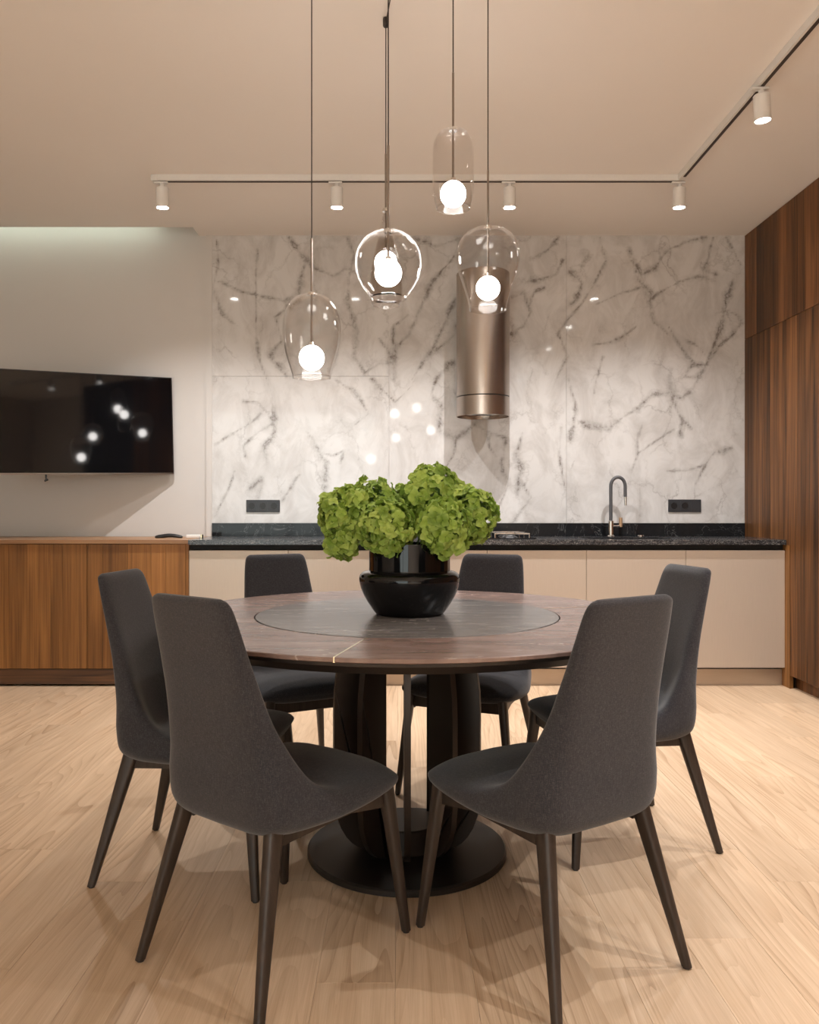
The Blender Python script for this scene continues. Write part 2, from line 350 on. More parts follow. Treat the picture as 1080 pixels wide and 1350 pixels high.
# ------------------------------------------------------------------ marble slabs
def wpt(x, y): return ((x-CX)/F*WY, H+(CY-y)/F*WY)          # pixel of the photograph to a place on the wall
VEINS = [ # (half width in px, [(x,y)...])
 (4,[(381,311),(398,335),(412,350),(438,362),(455,352),(470,362)]),
 (4,[(381,311),(402,345),(398,370),(395,395),(362,418),(372,450),(357,470),(378,495)]),
 (3,[(284,315),(287,350),(283,380),(292,415),(310,430)]),
 (2.5,[(288,372),(315,385),(340,388),(375,398),(398,385)]),
 (2,[(340,330),(338,386),(336,430),(345,485),(360,520),(362,560)]),
 (4,[(459,311),(468,335),(458,365),(460,400),(470,440),(465,470),(480,492)]),
 (3,[(480,492),(500,480),(520,478),(500,450)]),
 (5,[(545,312),(575,325),(610,312),(598,340),(572,372),(552,410),(538,440),(520,462),(517,500)]),
 (5,[(600,395),(585,430),(570,460),(550,488),(540,500)]),
 (2.5,[(540,412),(520,430),(518,455)]),
 (4,[(575,460),(600,440),(602,430)]),
 (4,[(595,478),(575,500),(570,520),(585,540),(578,568),(600,580),(625,560),(648,572),(670,578)]),
 (3,[(600,580),(598,600),(585,625),(590,650)]),
 (4,[(668,580),(662,610),(668,640),(655,670)]),
 (3,[(672,440),(690,430),(700,412),(690,385),(676,392)]),
 (5,[(702,340),(722,330),(735,312)]),
 (4,[(702,370),(732,362),(742,345)]),
 (6,[(772,340),(765,362),(752,360),(768,372),(762,395),(755,400)]),
 (3,[(790,312),(800,345),(770,400),(735,440),(748,470),(735,500)]),
 (4,[(832,345),(845,362),(862,355),(882,330),(905,320),(932,311)]),
 (4,[(832,330),(838,365),(858,385),(858,410),(862,425),(880,440)]),
 (3,[(858,395),(880,380),(895,370),(920,365),(940,370)]),
 (2,[(790,400),(815,388),(845,378)]),
 (3.5,[(942,312),(935,340),(928,355),(945,362)]),
 (3,[(958,312),(970,335),(978,352)]),
 (5,[(965,372),(958,395),(955,415),(945,445),(932,480),(920,498),(902,495),(910,482),(932,482)]),
 (4,[(955,405),(972,415),(978,428),(965,445),(948,458),(932,482)]),
 (4,[(932,482),(915,510),(900,525),(880,520),(862,520),(840,540),(800,565),(778,565),(765,555)]),
 (4,[(882,490),(882,510),(890,530),(898,550),(912,565),(900,550),(895,575)]),
 (2,[(905,450),(920,460),(932,475)]),
 (3,[(780,455),(800,452),(820,445),(838,430)]),
 (2.5,[(793,470),(790,490),(785,520)]),
 (5,[(752,500),(758,530),(755,560),(750,580)]),
 (4,[(849,560),(842,580),(843,600),(832,622)]),
 (2,[(843,600),(870,580),(890,565)]),
 (3,[(965,590),(940,600),(930,615),(918,640),(915,658)]),
 (2,[(918,655),(945,642),(950,640)]),(2,[(880,620),(905,620),(930,615)]),
 (2.5,[(755,608),(750,620)]),(2,[(840,640),(845,680)]),
 (4,[(690,570),(684,600),(688,620),(680,650)]),
 (3,[(318,528),(340,530),(355,545),(362,560),(340,570),(320,590),(325,605)]),
 (5,[(362,540),(365,570),(350,590),(355,610)]),
 (3,[(284,585),(300,575),(330,555),(345,545)]),
 (5,[(405,570),(420,595),(430,610),(428,640)]),
 (4,[(420,595),(440,602),(455,595),(448,612)]),
 (3,[(375,660),(388,640),(395,625)]),(4,[(330,640),(345,630),(340,655)]),
 (3,[(440,500),(470,520),(485,545),(470,560)]),(3,[(490,500),(520,530),(530,520),(545,500)]),
 (2.5,[(672,690),(700,655),(690,640)]),(2,[(284,680),(300,650),(310,620)]),(2,[(880,430),(905,470),(915,478)]),
 (2.5,[(640,570),(645,590),(655,600)]),(3,[(700,400),(705,385),(718,380)]),(2,[(740,560),(735,600),(742,640)]),
]
segs = []
for wpx, pl in VEINS:
    pts = [wpt(*p) for p in pl]
    for p, q in zip(pts, pts[1:]): segs.append((p, q, wpx/F*WY))
def vein_d(x, z):
    best = 9.0
    for (ax, az), (bx, bz), wd in segs:
        if min(ax, bx)-.12 > x or max(ax, bx)+.12 < x or min(az, bz)-.12 > z or max(az, bz)+.12 < z: continue
        dx, dz = bx-ax, bz-az; L = dx*dx+dz*dz
        t = max(0, min(1, ((x-ax)*dx+(z-az)*dz)/L)) if L else 0
        d_ = math.hypot(x-ax-t*dx, z-az-t*dz)/(wd*.9)
        if d_ < best: best = d_
    return min(best, 4.0)
def slab(x0, x1, z0, z1):
    step = .014; nx = max(2, int((x1-x0)/step)); nz_ = max(2, int((z1-z0)/step))
    vs_, fs, val = [], [], []
    for j in range(nz_+1):
        for i in range(nx+1):
            x, z = x0+(x1-x0)*i/nx, z0+(z1-z0)*j/nz_
            q = noise.noise_vector(Vector((x*4, 1.3, z*4)))*.022
            vs_.append((x, 0, z)); val.append(vein_d(x+q.x, z+q.z))
    for j in range(nz_):
        for i in range(nx):
            a = j*(nx+1)+i; fs.append((a, a+1, a+nx+2, a+nx+1))
    n0 = len(vs_)
    vs_ += [(x0, .012, z0), (x1, .012, z0), (x1, .012, z1), (x0, .012, z1)]; val += [4]*4
    c0, c1, c2, c3 = 0, nx, (nz_+1)*(nx+1)-1, nz_*(nx+1)
    fs += [(c0, n0, n0+1)+tuple(range(nx, 0, -1))[:0]+(c1,), (c1, n0+1, n0+2, c2), (c2, n0+2, n0+3, c3), (c3, n0+3, n0, c0)]
    me = bpy.data.meshes.new('marble_slab'); me.from_pydata(vs_, [], fs); me.materials.append(M['marble'])
    at_ = me.attributes.new('vein', 'FLOAT', 'POINT')
    at_.data.foreach_set('value', val)
    o = link(bpy.data.objects.new('marble_slab', me), bpy.data.objects['wall_back']); o.location = (0, WY, 0)
    return o
mx = [-1.2655, (513-CX)/F*WY, (747-CX)/F*WY, RX]
zs = .977; g_ = .0008
slab(mx[0], mx[1]-g_, zs, 1.967); slab(mx[0], mx[1]-g_, 1.969, CZ)
slab(mx[1]+g_, mx[2]-g_, zs, CZ); slab(mx[2]+g_, mx[3]-.001, zs, CZ)

# ------------------------------------------------------------------ kitchen run
WT = .887
for i in range(6):
    x0 = -1.2735+i*.6003; x1 = x0+.6003
    who = ['leftmost, against the wooden sideboard', 'second from the wooden sideboard, behind the back left chair', 'third from the wooden sideboard, behind the vase',
           'fourth from the wooden sideboard, behind the back right chair', 'second from the wooden tall cabinet, under the sink', 'rightmost, against the tall wooden cabinet'][i]
    t = thing('base_cabinet', 'beige handleless base cabinet, '+who, 'cabinet', (x0, FY, 0), group='beige base cabinets under the black worktop')
    b = bmesh.new()
    box(b, .001, .017, .022, .545, .11, .822); box(b, .584, .6, .022, .545, .11, .822); box(b, .0172, .5838, .022, .545, .11, .126); box(b, .0172, .5838, .53, .545, .128, .822)
    obj('body', b, M['gap_shade'], t, smooth=False)
    obj('door', nbox(.0015, .5995, 0, .02, .113, .822, bev=.0015), M['door'], t)
    obj('plinth', nbox(0, .6, .04, .055, 0, .098), M['plinth'], t, smooth=False)
b = bmesh.new()
box(b, 0, 3.6, .028, .04, .826, WT-.031)
cp = obj('finger_channel', b, M['gap_shade'], smooth=False, loc=(-1.2735, FY, 0)); tag(cp, 'black recessed grip channel running between worktop and beige doors', 'channel')
SX0, SX1, SY0, SY1 = 1.16, 1.70, 4.96, 5.26
wt = bmesh.new(); x0, x1 = -1.2735, RX-.004; y0, y1 = 4.838, WY-.002
for q in ((x0, SX0, y0, y1), (SX1, x1, y0, y1), (SX0, SX1, y0, SY0), (SX0, SX1, SY1, y1)): box(wt, q[0], q[1], q[2], q[3], WT-.030, WT)
bmesh.ops.remove_doubles(wt, verts=wt.verts, dist=1e-5)
tag(obj('worktop', wt, M['granite'], smooth=False), 'black speckled granite worktop with pale veins over beige cabinets', 'worktop')
tag(obj('backsplash_strip', nbox(-1.2655, RX-.004, WY-.014, WY-.001, WT+.0005, .9765), M['strip']), 'low polished black stone upstand along the foot of the marble', 'upstand')
# sink
t = thing('kitchen_sink', 'black sunken sink basin let into the worktop below the tap', 'sink', ((SX0+SX1)/2, (SY0+SY1)/2, WT))
b = bmesh.new(); hx, hy, dz = .268, .148, -.17
box(b, -hx, hx, -hy, hy, dz, dz+.008); box(b, -hx, -hx+.006, -hy, hy, dz+.008, -.001); box(b, hx-.006, hx, -hy, hy, dz+.008, -.001)
box(b, -hx+.006, hx-.006, -hy, -hy+.006, dz+.008, -.001); box(b, -hx+.006, hx-.006, hy-.006, hy, dz+.008, -.001)
obj('basin', b, M['black'], t, smooth=False); obj('drain', nlathe([(0, dz+.012), (.04, dz+.012), (.045, dz+.008)], 24), M['chrome'], t)
pk = thing('drain_knob', 'small round chrome knob on the worktop right of the tap', 'knob', (1.592, 5.31, WT))
obj('button', nlathe([(0, .014), (.02, .013), (.024, .008), (.024, .004), (.012, .003), (.012, 0), (0, 0)], 24), M['chrome'], pk)
# tap
t = thing('kitchen_tap', 'tall dark gooseneck tap with chrome foot standing behind the sink', 'tap', (1.395, 5.31, WT))
obj('base', nlathe([(0, 0), (.026, 0), (.026, .006), (.019, .012), (.018, .105), (.014, .108), (0, .108)], 28), M['chrome'], t)
pts = [(0, 0, .108), (0, 0, .20), (0, 0, .29), (0, 0, .335)]
for a in range(15, 181, 15): pts.append((.0475-.0475*math.cos(R(a)), 0, .335+.06*math.sin(R(a))+.028*math.sin(R(a/2))*0))
pts += [(.095, 0, .30), (.096, 0, .265)]
obj('hose', ntube(pts, .0112, 14), M['hose'], t)
obj('spray_head', ntube([(.096, 0, .265), (.0965, 0, .235), (.0965, 0, .208)], [.0095, .009, .0085], 14), M['chrome'], t)
obj('lever_arm', ntube([(.015, 0, .072), (.068, 0, .072)], .007, 12), M['chrome'], t)
lv = obj('lever', ntube([(.066, 0, .066), (.066, 0, .085), (.066, 0, .128)], [.010, .0115, .0115], 14), M['copper'], t); tag(lv, 'copper coloured cylindrical lever')
# hob
t = thing('gas_hob', 'black glass hob with raised pot supports half hidden by the flowers', 'hob', (.545, 5.13, WT))
obj('glass_plate', nbox(-.29, .29, -.22, .22, 0, .007, bev=.002), M['hob'], t)
for sx, sy in ((-.145, -.1), (.145, -.1), (-.145, .11), (.145, .11)):
    br = obj('burner', nlathe([(0, .022), (.03, .022), (.034, .016), (.045, .012), (.048, .007)], 24, cx=sx, cy=sy), M['black'], t)
    b = bmesh.new(); s_ = .105
    for z0_, rr_ in ((.032, .005),):
        tube(b, [(sx-s_, sy-s_, z0_), (sx+s_, sy-s_, z0_), (sx+s_, sy+s_, z0_), (sx-s_, sy+s_, z0_), (sx-s_, sy-s_, z0_)], rr_, 8)
    for dx_, dy_ in ((-1, -1), (1, -1), (1, 1), (-1, 1)): tube(b, [(sx+dx_*s_, sy+dy_*s_, .0075), (sx+dx_*s_, sy+dy_*s_, .034)], .005, 8); tube(b, [(sx+dx_*s_, sy+dy_*s_, .034), (sx+dx_*.035, sy+dy_*.035, .034)], .004, 8)
    obj('pot_support', b, M['chrome'] if sx > 0 and sy < 0 else M['steel'], t)

# sockets
def socket(label, x0, x1, z0, z1, n, blank):
    t = thing('wall_socket', label, 'socket', ((x0+x1)/2, WY, (z0+z1)/2)); W_, H_ = x1-x0, z1-z0
    obj('frame', nbox(-W_/2, W_/2, -.009, 0, -H_/2, H_/2, bev=.002), M['socket'], t)
    for i in range(3):
        cx = -W_/2+W_*(i+.5)/3; q = W_/6-.006
        if i < n:
            b = nbox(cx-q, cx+q, -.011, -.0092, -q, q)
            ip = obj('insert', b, M['socket'], t, smooth=False)
            b = bmesh.new()
            lathe(b, [(.0225, 0), (.0225, .0022), (.0195, .0022), (.0195, .0006), (0, .0006)], 28)
            bmesh.ops.rotate(b, verts=b.verts, matrix=Matrix.Rotation(R(90), 3, 'X')); bmesh.ops.translate(b, verts=b.verts, vec=(cx, -.0111, 0))
            obj('socket_well', b, M['black'], ip)
        else: obj('blank_cover', nbox(cx-q, cx+q, -.011, -.0092, -q, q, bev=.0006), M['socket'], t)
socket('dark grey triple wall socket on marble left of the flowers', -1.035, -.809, 1.051, 1.133, 3, 0)
socket('dark grey double wall socket with blank cover right of the tap', 1.813, 2.034, 1.051, 1.136, 2, 1)

# hood
t = thing('extractor_hood', 'cylindrical brushed steel extractor hood hanging in front of the marble', 'hood', (.5425, WY-.195, 0))
r_ = .1725
obj('body', nlathe([(r_-.004, 1.80), (r_, 1.80), (r_, 2.598), (r_-.004, 2.602)], 72, closed=True), M['steel'], t)
obj('top_cap', nlathe([(0, 2.590), (r_-.0045, 2.590), (r_-.0045, 2.600), (0, 2.600)], 72), M['steel'], t)
obj('wall_bracket', nbox(-.05, .05, .165, .195, 2.2, 2.5), M['steel'], t)
obj('shadow_gap', nlathe([(r_-.012, 1.79), (r_-.006, 1.79), (r_-.006, 1.805), (r_-.012, 1.805)], 72, closed=True), M['black'], t)
obj('ring', nlathe([(r_-.006, 1.672), (r_, 1.672), (r_, 1.793), (r_-.006, 1.793)], 72, closed=True), M['steel'], t)
obj('filter', nlathe([(0, 1.70), (.13, 1.70), (.135, 1.695), (r_-.007, 1.695)], 72), M['chrome'], t)
b = bmesh.new()
for k in range(7): box(b, -.0015, .0015, -r_-.0008, -r_+.004, 1.90+k*.013, 1.907+k*.013)
obj('control_marks', b, M['copper'], t, smooth=False)

# ------------------------------------------------------------------ sideboard
t = thing('sideboard', 'long low walnut sideboard with plain plank doors under the television', 'sideboard', (-1.2735, FY, 0))
obj('top', nbox(-2.6, -.001, -.012, .57, .863, .886, bev=.001), M['walnut_top'], t)
obj('end_panel', nbox(-.016, -.001, 0, .55, .025, .861), M['walnut_lit'], t, smooth=False)
b = bmesh.new(); box(b, -2.6, -.018, .03, .55, .11, .86); obj('body', b, M['gap_shade'], t, smooth=False)
obj('plinth', nbox(-2.6, -.018, .006, .022, .014, .103), wood('walnut_plinth', (.03, .012, .005), (.10, .042, .014), (.18, .08, .03), 'x', .45, 1, .3, .5).m, t, smooth=False)
xe = -.018
for di, wd_ in enumerate((.594, .60, .60, .60)):
    d_ = obj('door', nbox(xe-wd_+.002, xe, .008, .024, .108, .860), M['walnut_lit'], t, smooth=False)
    cuts = {0: [0, .12, .21, .35, .50, .594], 1: [0, .145, .22, .36, .47, .60]}.get(di, [0, .15, .31, .46, .6])
    for a, c_ in zip(cuts, cuts[1:]):
        pm = nbox(-(c_-a)/2+.0004, (c_-a)/2-.0004, 0, .008, -.376, .376, bev=.0006)
        p = obj('plank', pm, M['walnut_lit'], d_, smooth=False); p.location = (xe-(a+c_)/2-.001, -.0002, .484)
    xe -= wd_+.003

# ------------------------------------------------------------------ tall wooden cabinet on the right
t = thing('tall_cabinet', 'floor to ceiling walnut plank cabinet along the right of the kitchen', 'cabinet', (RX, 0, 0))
obj('body', nbox(.022, .58, -1.0, WY-.002, .075, CZ-.002), M['gap_shade'], t, smooth=False)
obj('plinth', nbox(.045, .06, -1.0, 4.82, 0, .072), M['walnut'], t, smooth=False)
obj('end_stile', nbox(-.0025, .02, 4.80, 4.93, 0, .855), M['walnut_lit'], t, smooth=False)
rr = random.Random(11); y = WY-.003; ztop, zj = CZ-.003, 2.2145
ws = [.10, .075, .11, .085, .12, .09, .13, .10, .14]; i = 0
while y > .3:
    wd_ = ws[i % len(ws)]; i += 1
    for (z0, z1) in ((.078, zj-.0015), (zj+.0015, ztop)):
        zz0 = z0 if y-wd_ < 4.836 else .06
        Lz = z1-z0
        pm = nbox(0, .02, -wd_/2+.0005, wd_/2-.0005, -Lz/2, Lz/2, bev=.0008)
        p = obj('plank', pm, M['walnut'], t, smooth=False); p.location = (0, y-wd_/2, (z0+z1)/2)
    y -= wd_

# ------------------------------------------------------------------ television
t = thing('television', 'black flat television on an angled bracket over the sideboard', 'television', (-1.523, 5.40, 1.6295))
W_, H_ = 1.15, .647
fr_ = nbox(-W_, 0, 0, .012, -H_/2, H_/2, bev=.002); back = nbox(-W_+.12, -.12, .0125, .05, -H_/2+.05, H_/2-.08, bev=.01)
obj('frame', fr_, M['black'], t); obj('rear_housing', back, M['black'], t)
obj('screen', nbox(-W_+.006, -.006, -.0015, -.0002, -H_/2+.012, H_/2-.006), M['screen'], t, smooth=False)
obj('bezel_strip', nbox(-W_+.002, -.002, -.003, -.0002, -H_/2+.001, -H_/2+.008), M['rod'], t, smooth=False)
obj('sensor', ntube([(-.79, .006, -H_/2-.001), (-.79, .006, -H_/2-.02), (-.785, .006, -H_/2-.032), (-.80, .006, -H_/2-.042)], [.006, .006, .010, .005], 10), M['black'], t)
t.rotation_euler = (0, R(-1.3), R(28.5))
br = thing('television_bracket', 'black swivel wall bracket behind the television', 'bracket', (-2.02, WY+.01, 1.63))
obj('wall_plate', nbox(-.11, .11, -.012, 0, -.12, .12, bev=.002), M['black'], br)
obj('arm', ntube([(0, -.012, 0), (-.03, -.09, 0), (-.01, -.225, 0)], .016, 10), M['black'], br)

# things on the sideboard
b = bmesh.new(); pts = interp([(-.085, 0, .006), (-.05, .004, .010), (0, .004, .0165), (.05, .002, .013), (.088, 0, .006)], 14)
tube(b, pts, [.006, .010, .012, .013, .013, .013, .013, .013, .012, .012, .011, .010, .009, .006], 12)
for v_ in b.verts: v_.co.y *= 1.6; v_.co.z = max(v_.co.z, .0)
tag(obj('remote_control', b, M['black'], loc=(-1.475, 5.13, .8865)), 'slim curved black remote control lying on the sideboard', 'remote')
t = thing('small_box', 'small white box with a gold end beside the remote control', 'box', (-1.315, 5.15, .8865))
obj('case', nbox(-.05, .042, -.018, .018, 0, .021, bev=.003), M['white_metal'], t); obj('end_cap', nbox(.0425, .054, -.018, .018, 0, .023, bev=.002), M['brass'], t)

# ------------------------------------------------------------------ track lighting
TY, TX = 4.45, 1.553
def track(name, label, x0, x1, y0, y1):
    t = thing(name, label, 'track', ((x0+x1)/2, (y0+y1)/2, CZ)); hx, hy = (x1-x0)/2, (y1-y0)/2
    obj('rail', nbox(-hx, hx, -hy, hy, -.034, -.0005), M['white_metal'], t, smooth=False)
    if hx > hy: obj('groove', nbox(-hx+.07, hx-.06, -.007, .007, -.0375, -.0342), M['dark_slot'], t, smooth=False)
    else: obj('groove', nbox(-.007, .007, -hy+.06, hy-.05, -.0375, -.0342), M['dark_slot'], t, smooth=False)
    return t
t1 = track('lighting_track', 'white ceiling track running left to right in front of the marble', -1.352, TX+.018, TY-.018, TY+.018)
t2 = track('lighting_track', 'white ceiling track running towards the viewer along the right cabinets', TX-.018, TX+.018, -1.6, TY-.019)
obj('track_cap', nbox(-.02, .02, -.021, .021, -.036, -.0003, bev=.003), M['white_metal'], t1, loc=(-1.462+.0, 0, 0))
def spot(x, y, label, tilt=(0, 0), energy=SPOT_W, cone=150):
    t = thing('track_spotlight', label, 'spotlight', (x, y, CZ-.0376), group='white spotlights on the ceiling tracks')
    obj('adapter', nbox(-.045, .03, -.014, .014, -.010, 0, bev=.002), M['white_metal'], t)
    obj('swivel', nlathe([(0, -.034), (.012, -.034), (.012, -.010), (0, -.010)], 20), M['white_metal'], t)
    r = .0345
    hd = obj('housing', nlathe([(0, 0), (r-.004, 0), (r, -.004), (r, -.108), (r-.0025, -.110), (r-.0025, -.100), (0, -.100)], 36), M['white_metal'], t, loc=(0, 0, -.030))
    ln = obj('lens', nlathe([(0, -.1075), (.0305, -.1065), (.0305, -.102), (0, -.102)], 36), M['spotface'], hd)
    hd.rotation_euler = (R(tilt[0]), R(tilt[1]), 0)
    ld = bpy.data.lights.new('lamp_light', 'SPOT'); ld.energy = energy; ld.spot_size = R(cone); ld.spot_blend = 1.0; ld.color = (1, .97, .955); ld.shadow_soft_size = .012
    lo = bpy.data.objects.new('lamp_light', ld); link(lo, hd); lo.location = (0, 0, -.118)
for x, lab in ((-1.314, 'leftmost white spotlight, at the end of the back track'), (-.348, 'white spotlight on the back track, second from the left'),
               (.609, 'white spotlight on the back track, right of the pendants'), (1.549, 'white spotlight hanging where the two tracks meet')):
    spot(x, TY, lab, (3, 0), SPOT_W*1.25, 122)
for k, (y, lab) in enumerate(((3.451, 'large white spotlight nearest the viewer, on the right track'), (2.45, 'second spotlight from the front on the right track, out of sight above the frame'), (1.45, 'third spotlight on the right track, above and right of the viewer'), (.45, 'fourth spotlight on the right track, added out of view level with the viewer'), (-.6, 'last spotlight on the right track, added unseen behind the viewer'))):
    spot(TX, y, lab, (2, -4), SPOT_W, 118)  # fourth and last spots are unseen, added to light the room behind

# ------------------------------------------------------------------ pendants
can = thing('ceiling_canopy', 'round black ceiling plate that the pendant cords run to', 'canopy', (.03, 2.45, CZ))
obj('plate', nlathe([(0, -.001), (.09, -.001), (.09, -.022), (.084, -.026), (0, -.026)], 40), M['black'], can)
def pendant(label, X, Y, zb, prof, rod_top):
    """prof: (radius, z) of the outer glass from top to bottom"""
    t = thing('pendant_lamp', label, 'lamp', (X, Y, prof[-1][1]), group='clear glass pendant lamps over the table')
    z0 = prof[-1][1]; pr = interp([(r, z-z0) for r, z in prof], 44)
    pr = [(max(r, .006), z) for r, z in pr]
    th = .0022
    inner = [(max(r-th, .004), z-(th if i < 12 else 0)) for i, (r, z) in enumerate(pr)]
    b = nlathe(pr+inner[::-1], 56, closed=True)
    obj('glass_shade', b, M['glass'], t, angle=80)
    lip = [(pr[-1][0]-.0028, .0), (pr[-1][0]+.0012, -.001), (pr[-1][0]+.0016, .004), (pr[-1][0]-.0025, .006)]
    obj('rim', nlathe(lip, 56, closed=True), M['glass'], t)
    zt = prof[0][1]-z0; zball = zb-z0
    obj('rod', ntube([(0, 0, rod_top-z0), (0, 0, zball+.04)], .0038, 10), M['rod'], t)
    obj('collar', nlathe([(0, zt+.006), (.010, zt+.006), (.013, zt+.001), (.013, zt-.006), (0, zt-.006)], 24), M['chrome'], t)
    obj('lamp_holder', nlathe([(0, zball+.052), (.009, zball+.052), (.011, zball+.040), (0, zball+.040)], 20), M['chrome'], t)
    b = bmesh.new(); bmesh.ops.create_uvsphere(b, u_segments=32, v_segments=20, radius=.042); bmesh.ops.translate(b, verts=b.verts, vec=(0, 0, zball))
    obj('globe', b, M['ball'], t)
    obj('cord', ntube([(0, 0, rod_top-z0), (0, 0, CZ-z0-.02)], .0020, 8), M['cord'], t)
    obj('ceiling_clip', nlathe([(0, CZ-z0-.001), (.010, CZ-z0-.001), (.011, CZ-z0-.005), (.011, CZ-z0-.03), (.009, CZ-z0-.034), (0, CZ-z0-.034)], 20), M['cord'], t)
    dx, dy = .03-X, 2.45-Y; L = math.hypot(dx, dy)
    if L > .1:
        q = 1-.085/L
        obj('swag_cord', ntube([(0, 0, CZ-z0-.02), (dx*.3, dy*.3, CZ-z0-.006), (dx*.6, dy*.6, CZ-z0-.006), (dx*q, dy*q, CZ-z0-.012)], .002, 8), M['cord'], t)
def zp(y, Y): return H+(CY-y)/F*Y
def px(r, Y): return r/F*Y
def build_p(label, bx, by, Y, prof, rod_y):
    X = (bx-CX)/F*Y
    pendant(label, X, Y, zp(by, Y), [(px(r, Y), zp(y, Y)) for r, y in prof], zp(rod_y, Y))
build_p('tall domed clear glass pendant, lowest and leftmost of the cluster', 411, 472, 2.68,
        [(1.5, 387.5), (14, 389.5), (25.5, 396.5), (34, 409), (38.2, 425), (38.6, 441), (36, 460), (31, 478), (26.5, 492), (25, 498)], 314)
build_p('balloon-shaped clear glass pendant hanging in front of the hood', 643.5, 380, 2.845,
        [(1.5, 300), (15, 301.5), (29, 308.5), (38.5, 321), (42, 338), (40, 354), (34.5, 371), (29, 388), (25, 402), (24, 409)], 225)
build_p('slim capsule-shaped clear glass pendant, highest of the cluster', 597.5, 256, 2.632,
        [(1.5, 170.5), (12, 172), (21, 178.5), (26, 190), (27.2, 204), (27.3, 225), (27.1, 248), (26, 260), (23.5, 270), (22, 275)], 96)
build_p('round spherical clear glass pendant at the front of the cluster', 512, 360, 2.507,
        [(1.5, 304.5), (17, 307), (31, 315.5), (40.5, 329.5), (43.6, 346), (41.5, 362), (35, 376), (28, 386), (24.5, 391), (24, 394)], 192)
build_p('narrow bell-shaped clear glass pendant behind the round one', 508.8, 346, 3.02,
        [(1.2, 277), (3.2, 281), (5.5, 292), (8.5, 306), (13, 325), (17.5, 345), (21, 365), (22.2, 382), (21, 395), (18, 403)], 203)

# ------------------------------------------------------------------ dining table
TC = (.0227, 2.53); TT = .744
t = thing('dining_table', 'round dining table with rose-brown stone ring top on a dark finned pedestal', 'table', (TC[0], TC[1], 0))
Ro, Ri, Rs = .757, .474, .470
for k, a0 in enumerate((17, 137, 257)):
    b = bmesh.new(); n = 56; ring = []
    for i in range(n+1):
        a = R(a0+.12+(120-.24)*i/n); ca, sa = math.cos(a), math.sin(a)
        ring.append([b.verts.new((r*ca, r*sa, z)) for r, z in ((Ri, TT-.012), (Ri, TT), (Ro-.002, TT), (Ro, TT-.002), (Ro-.001, TT-.010), (Ro-.004, TT-.012))])
    for p, q in zip(ring, ring[1:]):
        for j in range(6): b.faces.new((p[j], p[(j+1) % 6], q[(j+1) % 6], q[j]))
    b.faces.new(ring[0]); b.faces.new(ring[-1][::-1])
    obj('top_segment', b, M['rose'], t)
    a = R(a0); b = nbox(Ri, Ro-.003, -.0022, .0022, TT-.012, TT+.0006)
    o = obj('brass_seam', b, M['brass'], t, smooth=False); o.rotation_euler = (0, 0, a)
obj('under_frame', nlathe([(0, TT-.0125), (Ro-.004, TT-.0125), (Ro-.006, TT-.020), (Ro-.030, TT-.040), (Ro-.10, TT-.044), (0, TT-.044)], 96), M['table_dark'], t)
obj('turntable_bearing', nlathe([(0, TT-.012), (.3, TT-.012), (.3, TT-.008), (0, TT-.008)], 48), M['table_dark'], t)
obj('turntable', nlathe([(0, TT-.0075), (Rs-.001, TT-.0075), (Rs, TT-.005), (Rs, TT+.0002), (Rs-.001, TT+.001), (0, TT+.001)], 96), M['susan'], t)
obj('base_plate', nlathe([(0, 0), (.308, 0), (.311, .003), (.311, .016), (.306, .021), (0, .022)], 96), M['table_dark'], t)
obj('hub', nlathe([(0, .0225), (.10, .0225), (.10, .094), (.096, .098), (0, .098)], 64), M['fin'], t)
def fin_outer(z):
    zt, zb = TT-.045, .0225
    r = .236
    if z > .46: r -= .045*((z-.46)/(zt-.46))**2.2
    if z < .20: u = (.20-z)/(.20-zb); r = .236-.12*(1-math.sqrt(max(0, 1-u*u)))
    return r
zs_ = [.0225, .024, .028, .036, .05, .07, .10, .14, .20, .30, .46, .52, .58, .63, .67, TT-.045]
prof = [(.125, zs_[0])]+[(fin_outer(z), z) for z in zs_]+[(.125, zs_[-1])]
for k in range(10):
    b = bmesh.new(); prism(b, prof, 'y', -.0095, .0095); 
    o = obj('pedestal_fin', b, M['fin'], t, angle=30); o.rotation_euler = (0, 0, R(-90+36*k))
    md = o.modifiers.new('bevel', 'BEVEL'); md.width = .002; md.segments = 2; md.limit_method = 'ANGLE'

